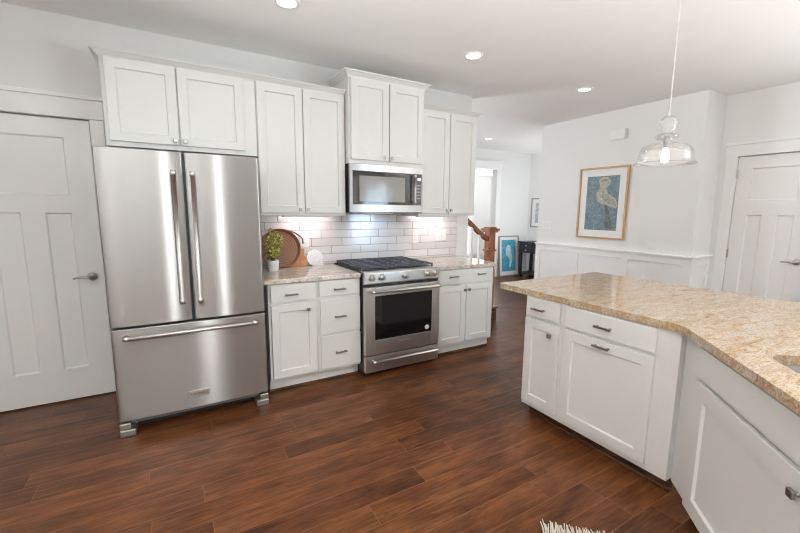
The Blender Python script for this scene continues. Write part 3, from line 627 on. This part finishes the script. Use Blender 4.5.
MB().box(-RW + 0.004, RW - 0.004, 0.006, 0.03, 0.796, 0.815).obj('vent_gap', M_black, rg)
# oven door with window opening
od = MB(); od.box(-RW, -0.285, -0.022, 0.02, 0.200, 0.793); od.box(0.295, RW, -0.022, 0.02, 0.200, 0.793); od.box(-0.285, 0.295, -0.022, 0.02, 0.715, 0.793); od.box(-0.285, 0.295, -0.022, 0.02, 0.200, 0.330)
od = od.obj('oven_door', M_steel3, rg, bevel=0.003)
MB().box(-0.288, 0.298, -0.018, -0.006, 0.327, 0.718).obj('window', M_glassblk, od)
MB().lathe([(0.0, -0.0192), (0.021, -0.0192), (0.022, -0.018)], (0.247, 0, 0.372), 24, 'y').obj('sticker', M_plate, od)
text_mesh('K', 0.026, 'sticker_letter', M_ink, od, (0.247, -0.0198, 0.372), (PI / 2, 0, 0), 0.0003)
barhandle(od, (-0.335, -0.075, 0.762), (0.345, -0.075, 0.762), r=0.0135, stand=0.056)
pl = MB().box(-0.055, 0.065, -0.025, -0.0215, 0.258, 0.298).obj('nameplate', M_steel2, od, bevel=0.001)
text_mesh('KitchenAid', 0.022, 'lettering', M_ink, pl, (0.005, -0.0255, 0.278), (PI / 2, 0, 0))
dr = MB().box(-RW, RW, -0.018, 0.02, 0.045, 0.188).obj('warming_drawer', M_steel3, rg, bevel=0.003)
barhandle(dr, (-0.325, -0.066, 0.150), (0.350, -0.066, 0.150), r=0.012, stand=0.050)
MB().box(-RW + 0.01, RW - 0.01, 0.05, 0.60, 0, 0.03).obj('base', M_black, rg)

# ------------------------------------------------------------------ microwave
mw = thing('microwave_oven', 'stainless over-the-range microwave with dark glass door', 'microwave', (0, -0.41, 1.412))
MB().box(-0.376, 0.376, 0.03, 0.395, 0.004, 0.425).obj('case', M_black, mw, bevel=0.003)
b = MB(); b.box(-0.378, 0.378, 0, 0.03, 0.366, 0.425); b.box(-0.378, 0.378, 0, 0.03, 0.008, 0.074); b.box(-0.378, -0.350, 0, 0.03, 0.074, 0.366); b.box(0.362, 0.378, 0, 0.03, 0.074, 0.366)
b.obj('front_frame', M_steel, mw, bevel=0.001)
g = MB().box(-0.351, 0.236, 0.004, 0.028, 0.073, 0.367).obj('door_glass', M_mwglass, mw)
MB().box(-0.285, 0.180, 0.0025, 0.0045, 0.100, 0.325).obj('window', M_mwmesh, g)
MB().box(0.236, 0.363, 0.005, 0.028, 0.073, 0.367).obj('control_panel', M_ctrl, mw)
cp = MB().box(0.318, 0.352, 0.003, 0.0055, 0.305, 0.332).obj('display', emit('panel_display', (0.8, 0.85, 0.85), 0.7), mw)
for r0 in range(5):
    for c0 in range(3):
        MB().box(0.312 + c0 * 0.015, 0.322 + c0 * 0.015, 0.0038, 0.0055, 0.255 - r0 * 0.03, 0.265 - r0 * 0.03).obj('button', M_pewter, mw)
barhandle(mw, (0.268, -0.036, 0.085), (0.268, -0.036, 0.358), r=0.011, stand=0.045)
MB().box(-0.34, 0.34, 0.05, 0.37, -0.002, 0.0045).obj('vent_panel', M_pewter, mw)
MB().box(-0.14, 0.16, 0.20, 0.26, -0.005, -0.0022).obj('cooktop_light', M_led, mw)
a = area('cooktop_lamp', (0.01, 0.24, -0.012), (0, 0.5, -1), 0.34, 0.05, 0.5, (0.50, 0.76, 1.0), 120); a.parent = mw

# ------------------------------------------------------------------ counter-top things (left)
CT = 0.914
pp = thing('potted_plant', 'small yellow-green leafy plant in a white pot beside the refrigerator', 'plant', (-1.005, -0.235, CT))
MB().lathe([(0.0, 0.001), (0.037, 0.001), (0.040, 0.006), (0.047, 0.092), (0.046, 0.095), (0.043, 0.095), (0.041, 0.08), (0.0, 0.08)], (0, 0, 0), 28).obj('pot', M_ceramic, pp, smooth=True)
MB().lathe([(0.0, 0.084), (0.0415, 0.081)], (0, 0, 0), 20).obj('soil', M_soil, pp)
b = MB(); lf = MB()
for i in range(38):
    a = random.uniform(0, 2 * PI); sp_ = random.uniform(0.005, 0.105); h = random.uniform(0.16, 0.40) - sp_ * 0.8
    tip = Vector((math.cos(a) * sp_, math.sin(a) * sp_, h + 0.02)); base = Vector((math.cos(a) * 0.012, math.sin(a) * 0.012, 0.082)); mid = (base + tip) / 2 + Vector((0, 0, 0.02))
    b.tube([base, mid, tip], [0.0022, 0.0018, 0.001], 5)
    for j in range(13):
        t = 0.30 + 0.70 * j / 12
        p = base * (1 - t) ** 2 + mid * 2 * t * (1 - t) + tip * t * t
        az = random.uniform(0, 2 * PI); el = random.uniform(-0.1, 1.0); L_ = random.uniform(0.028, 0.050); wd = L_ * 0.27
        d = Vector((math.cos(az) * math.cos(el), math.sin(az) * math.cos(el), math.sin(el))); sd = d.cross(Vector((0, 0, 1))).normalized() * wd; up = sd.cross(d).normalized() * 0.004
        v = [lf.bm.verts.new(q) for q in (p, p + d * L_ * 0.45 + sd + up, p + d * L_, p + d * L_ * 0.45 - sd + up)]
        m_ = lf.bm.verts.new(p + d * L_ * 0.5 - up)
        for q in range(4): lf.bm.faces.new((v[q], v[(q + 1) % 4], m_))
b.obj('stems', M_stem, pp); lf.obj('foliage', M_leaf, pp)
# round wooden tray leaning on the backsplash
tl = math.radians(11)
tr = thing('wooden_tray', 'round dark walnut tray with arched handle leaning against the tiles behind the plant', 'tray', (-0.905, -0.100, CT))
R_ = 0.176
rotm = Euler((-tl, 0, 0)).to_matrix()
def leaned(bm_, pivot_z=0.0):
    for v in bm_.bm.verts: v.co = rotm @ v.co
    return bm_
b = MB().lathe([(0.0, 0.004), (R_ - 0.03, 0.004), (R_ - 0.012, -0.004), (R_ - 0.004, -0.020), (R_, -0.022), (R_, -0.018), (R_ - 0.006, 0.010), (R_ - 0.03, 0.016), (0.0, 0.016)], (0, 0, R_ + 0.002), 56, 'y')
leaned(b).obj('tray_dish', M_tray, tr, smooth=True)
hp = [(R_ * math.cos(math.radians(a)), 0.0, R_ + R_ * math.sin(math.radians(a))) for a in (88,)]
path = []
for i in range(13):
    t = i / 12; a = math.radians(72 - 62 * t); bulge = 0.05 * min(1, t * 1.25) ** 1.2 * (1 if t < 0.8 else 1 - 0.25 * (t - 0.8) / 0.2)
    path.append(((R_ - 0.005 + bulge) * math.cos(a), -0.004, R_ + 0.002 + (R_ - 0.005 + bulge) * math.sin(a)))
b = MB().tube(path, 0.0075, 8); leaned(b).obj('handle', M_tray, tr, smooth=True)
# honey-coloured paddle board behind
cb_ = thing('cutting_board', 'honey-coloured wooden cutting board with a waisted handle behind the tray', 'cutting board', (-0.775, -0.060, CT))
poly = [(-0.14, 0.0), (0.103, 0.0), (0.108, 0.012), (0.104, 0.075), (0.088, 0.105), (0.090, 0.135), (0.097, 0.155), (0.085, 0.168), (0.060, 0.160), (0.045, 0.130), (0.02, 0.12), (-0.14, 0.12)]
b = MB().prism(poly, 'y', -0.008, 0.008); leaned(b)
b.obj('board', M_board, cb_, bevel=0.003)
# white decorative plate
wp = thing('decorative_plate', 'white scalloped plate standing against the tile right of the cutting board', 'plate', (-0.592, -0.075, CT))
poly = []
for i in range(48):
    a = 2 * PI * i / 48; rad = 0.076 * (1 + 0.035 * math.cos(8 * a)); poly.append((rad * math.cos(a), 0.078 + rad * math.sin(a)))
b = MB().prism(poly, 'y', -0.004, 0.006); leaned(b).obj('plate_body', M_ceramic, wp, bevel=0.002)
b = MB()
for rr_, hh in ((0.058, 0.003), (0.036, 0.003), (0.016, 0.004)): b.lathe([(rr_ - hh, -0.004), (rr_, -0.004 - hh), (rr_ + hh, -0.004)], (0, 0, 0.078), 36, 'y')
leaned(b).obj('raised_rings', M_ceramic, wp, smooth=True)
b = MB(); b.box(-0.03, 0.078, -0.004, 0.012, 0.0, 0.052); leaned(b).obj('stand', M_ceramic, wp, bevel=0.003)

# ------------------------------------------------------------------ framed pictures
def framed(name, label, loc, rz, w, h, fw, mw_, mats, fd=0.03, lean=0.0, paint=None):
    t = thing(name, label, 'picture', loc, rz); t.rotation_euler = (lean, 0, rz)
    b = MB()
    b.box(-w / 2, w / 2, -fd, 0, 0, fw); b.box(-w / 2, w / 2, -fd, 0, h - fw, h); b.box(-w / 2, -w / 2 + fw, -fd, 0, fw, h - fw); b.box(w / 2 - fw, w / 2, -fd, 0, fw, h - fw)
    b.obj('frame', mats[0], t, bevel=0.002)
    MB().box(-w / 2 + fw, w / 2 - fw, -0.012, -0.006, fw, h - fw).obj('mat_board', M_mat, t)
    a = MB().box(-w / 2 + mw_[0], w / 2 - mw_[0], -0.0145, -0.0115, mw_[1], h - mw_[2]).obj('artwork', mats[1], t)
    for (nm_, poly, mt) in (paint or []):
        W_, H_ = w - 2 * mw_[0], h - mw_[1] - mw_[2]
        pl_ = [(-W_ / 2 + u * W_, mw_[1] + v * H_) for u, v in poly]
        MB().prism(pl_, 'y', -0.0160 - (0.0006 if nm_ in ('painted_wing', 'painted_face') else 0), -0.0143).obj(nm_, mt, a)
    return t
def cr(pts):  # smooth a closed polygon
    out = []; n = len(pts)
    for i in range(n):
        p0, p1, p2, p3 = [pts[(i + k - 1) % n] for k in range(4)]
        for t in (0, 0.25, 0.5, 0.75):
            out.append(tuple(0.5 * (2 * p1[k] + (p2[k] - p0[k]) * t + (2 * p0[k] - 5 * p1[k] + 4 * p2[k] - p3[k]) * t * t + (3 * p1[k] - p0[k] - 3 * p2[k] + p3[k]) * t ** 3) for k in (0, 1)))
    return out
bird = cr([(0.38, 0.93), (0.50, 0.985), (0.66, 0.965), (0.74, 0.90), (0.68, 0.82), (0.62, 0.75), (0.72, 0.66), (0.90, 0.58), (0.97, 0.50), (0.95, 0.41), (0.80, 0.44), (0.62, 0.47), (0.45, 0.50), (0.33, 0.58), (0.32, 0.68), (0.40, 0.78), (0.40, 0.85)])
wing = cr([(0.52, 0.72), (0.62, 0.68), (0.78, 0.60), (0.94, 0.50), (0.92, 0.44), (0.74, 0.49), (0.58, 0.55), (0.50, 0.62)])
face_ = cr([(0.50, 0.93), (0.58, 0.945), (0.62, 0.91), (0.57, 0.885), (0.50, 0.89), (0.42, 0.90)])
branch = cr([(0.60, 0.46), (0.70, 0.44), (0.78, 0.28), (0.86, 0.10), (0.86, 0.02), (0.72, 0.02), (0.62, 0.12), (0.66, 0.26)])
framed('framed_picture', 'gold-framed painting of a pale bird on a teal ground above the wainscot', (PX - 0.0005, -0.440, 1.092), -PI / 2, 0.684, 0.932, 0.022, (0.115, 0.112, 0.115), (M_gold, M_teal), paint=[('painted_bird', bird, M_birdp), ('painted_branch', branch, M_branch), ('painted_wing', wing, M_wing), ('painted_face', face_, M_wing)])
fig = cr([(0.35, 0.78), (0.48, 0.84), (0.62, 0.78), (0.66, 0.62), (0.76, 0.46), (0.70, 0.26), (0.60, 0.12), (0.52, 0.14), (0.56, 0.34), (0.46, 0.46), (0.30, 0.52), (0.30, 0.66)])
framed('framed_picture', 'blue and white framed picture standing on the hall floor against the far wall', (4.69, 2.675, 0.001), 0, 0.60, 0.90, 0.022, (0.09, 0.11, 0.09), (M_greyframe, M_blue), lean=-0.07, paint=[('painted_figure', fig, M_bluep)])
framed('framed_picture', 'small dark-framed print hung on the far right hall wall', (HX - 0.0005, 2.37, 1.09), -PI / 2, 0.56, 0.645, 0.022, (0.12, 0.10, 0.10), (M_greyframe, M_greyart))

# ------------------------------------------------------------------ console table
ct = thing('console_table', 'small black console table with drawers beside the blue picture in the hall', 'table', (4.83, 2.53, 0), -PI / 2)
CWD, CDP = 0.80, 0.40
MB().box(-0.02, CWD + 0.02, -0.02, CDP + 0.01, 0.765, 0.79).obj('tabletop', M_blackwood, ct, bevel=0.003)
MB().box(0.0, CWD, 0.0, CDP, 0.55, 0.765).obj('apron', M_blackwood, ct)
for k in range(2):
    for z0 in (0.562, 0.664):
        x0 = 0.06 + k * 0.36
        o = MB().box(x0, x0 + 0.32, -0.014, 0.0, z0, z0 + 0.09).obj('drawer_front', M_blackwood, ct, bevel=0.002)
        knob(o, x0 + 0.16, z0 + 0.045, y=-0.014, mat=M_nickel, s=0.016)
for x in (0.03, CWD - 0.03):
    for y in (0.03, CDP - 0.03): MB().box(x - 0.028, x + 0.028, y - 0.028, y + 0.028, 0.0, 0.56).obj('leg', M_blackwood, ct, bevel=0.002)
MB().box(0.0, CWD, 0.0, CDP, 0.08, 0.11).obj('shelf', M_blackwood, ct, bevel=0.002)

# ------------------------------------------------------------------ staircase behind the kitchen wall
st = thing('staircase', 'wooden staircase with stained newel post and handrail rising behind the kitchen wall', 'stairs', (1.97, 0.14, 0))
for k in range(5):
    xn = -0.26 * k; z = 0.18 * (k + 1)
    MB().box(xn - 0.29, xn, 0.0, 1.0, z - 0.028, z).obj('tread', M_newel, st, bevel=0.008)
    MB().box(xn - 0.29, xn - 0.03, 0.012, 0.99, z - 0.18, z - 0.028).obj('riser', M_toe if k == 0 else M_trim, st)
rl = st; RO = Vector((1.834 - 1.97, 0.215 - 0.14, 0.18))
def ro(o): o.location = RO; return o
b = MB(); b.box(-0.056, 0.056, -0.056, 0.056, 0.001, 0.50); b.box(-0.050, 0.050, -0.050, 0.050, 0.50, 0.985); b.box(-0.064, 0.064, -0.064, 0.064, 0.74, 0.765)
np_ = ro(b.obj('newel_post', M_newel, rl, bevel=0.004))
b = MB(); b.box(-0.075, 0.075, -0.075, 0.075, 0.985, 1.01); b.box(-0.088, 0.088, -0.088, 0.088, 1.01, 1.035); b.prism([(-0.075, 1.035), (0.075, 1.035), (0.045, 1.056), (-0.045, 1.056)], 'y', -0.06, 0.06)
b.obj('newel_cap', M_newel, np_, bevel=0.003)
b = MB(); prof = [(-0.03, -0.03), (0.03, -0.03), (0.034, 0.01), (0.02, 0.034), (-0.02, 0.034), (-0.034, 0.01)]
rings = []
for (x, z) in ((-0.055, 0.905), (-0.10, 0.925), (-0.20, 0.995), (-0.38, 1.135), (-0.60, 1.29), (-1.0, 1.57)):
    rings.append([b.bm.verts.new((x, p, z + q)) for p, q in prof])
for A, B in zip(rings, rings[1:]):
    for k in range(6): b.bm.faces.new((A[k], A[(k + 1) % 6], B[(k + 1) % 6], B[k]))
b.bm.faces.new(rings[0]); b.bm.faces.new(rings[-1][::-1]); ro(b.obj('handrail', M_newel, rl))
for k, x in enumerate((-0.18, -0.31, -0.44, -0.57)):
    tz = (0.001, 0.181, 0.181, 0.361)[k]; top = 0.995 + (-0.20 - x) * 0.745 - 0.02
    MB().box(x - 0.016, x + 0.016, -0.016, 0.016, tz, top).obj('baluster', M_trim, rl, loc=RO)

# ------------------------------------------------------------------ pendant and recessed lights
pd = thing('pendant_light', 'clear glass bell pendant light hanging over the peninsula', 'pendant light', (0.92, -2.31, CEIL))
Z = lambda z: z - CEIL
MB().lathe([(0.0, -0.001), (0.06, -0.001), (0.06, -0.012), (0.02, -0.028), (0.0, -0.03)], (0, 0, 0), 24).obj('canopy', M_nickel, pd, smooth=True)
MB().tube([(0, 0, Z(2.69)), (0, 0, Z(2.02))], 0.0035, 8).obj('cord', M_cord, pd)
prof = [(0.010, 2.022), (0.022, 2.020), (0.040, 2.006), (0.049, 1.975), (0.042, 1.945), (0.026, 1.928), (0.034, 1.918), (0.060, 1.908), (0.066, 1.900), (0.056, 1.888), (0.036, 1.880), (0.030, 1.872), (0.050, 1.864), (0.090, 1.854), (0.122, 1.838), (0.140, 1.812), (0.146, 1.776), (0.148, 1.752), (0.158, 1.742), (0.168, 1.738)]
MB().lathe([(r, Z(z)) for r, z in prof], (0, 0, 0), 64).obj('glass_shade', M_glass, pd, smooth=True, solid=0.004)
MB().lathe([(0.0, Z(1.905)), (0.014, Z(1.905)), (0.016, Z(1.87)), (0.016, Z(1.835)), (0.0, Z(1.834))], (0, 0, 0), 20).obj('socket', M_nickel, pd, smooth=True)
MB().lathe([(0.0, Z(1.834)), (0.011, Z(1.832)), (0.017, Z(1.81)), (0.023, Z(1.78)), (0.019, Z(1.755)), (0.0, Z(1.745))], (0, 0, 0), 20).obj('bulb', M_bulb, pd, smooth=True)
labels = ['round recessed ceiling light at the top edge above the left wall cabinet', 'round recessed ceiling light in front of the cabinet above the microwave', 'round recessed ceiling light nearest the bird painting wall', 'small far recessed ceiling light in the hall beyond the kitchen']
spots = [(-1.012, -0.966), (0.522, -0.927), (2.095, -0.85), (3.199, 1.842)]
extra = [(-1.0, -3.0), (0.3, -4.6), (2.1, -4.6), (-2.0, -5.0)]  # unseen ceiling lights added for extra room light
for i, (x, y) in enumerate(spots + extra):
    t = thing('recessed_light', labels[i] if i < 4 else 'added round recessed ceiling light behind the camera over the open room', 'ceiling light', (x, y, CEIL), 0, 'recessed ceiling lights' if i < 4 else 'added recessed lights behind the camera')
    MB().lathe([(0.058, -0.004), (0.062, -0.008), (0.078, -0.006), (0.080, -0.0005)], (0, 0, 0), 36).obj('trim_ring', M_plate, t, smooth=True)
    MB().lathe([(0.0, -0.0045), (0.059, -0.0042)], (0, 0, 0), 36).obj('lens', M_lens, t)
    d = bpy.data.lights.new('recessed_lamp', 'SPOT'); d.energy = 1.5; d.spot_size = math.radians(150); d.spot_blend = 0.9; d.shadow_soft_size = 0.06; d.color = (1.0, 0.95, 0.88)
    l = bpy.data.objects.new('recessed_lamp', d); COL.objects.link(l); l.parent = t; l.location = (0, 0, -0.075)

# ------------------------------------------------------------------ rug
rgm = thing('area_rug', 'cream woven rug with a tasselled end on the floor at the bottom edge', 'rug', (-0.311, -2.546, 0.0), -3 * PI / 4)
# local x runs along the diagonal away from the fringe, local -y ... local y runs toward the cabinet
MB().box(0.075, 0.95, 0.0, 0.52, 0.001, 0.010).obj('rug_body', M_cream, rgm, bevel=0.003)
b = MB()
for i in range(52):
    y = 0.006 + 0.508 * i / 51
    for s in range(2):
        l_ = random.uniform(0.055, 0.085); dy_ = random.uniform(-0.012, 0.012)
        b.tube([(0.080, y, 0.007), (0.05, y + dy_ * 0.3, 0.008 + random.uniform(0, 0.006)), (0.075 - l_, y + dy_, 0.004)], [0.0035, 0.003, 0.0022], 5)
b.obj('fringe', M_cream, rgm)
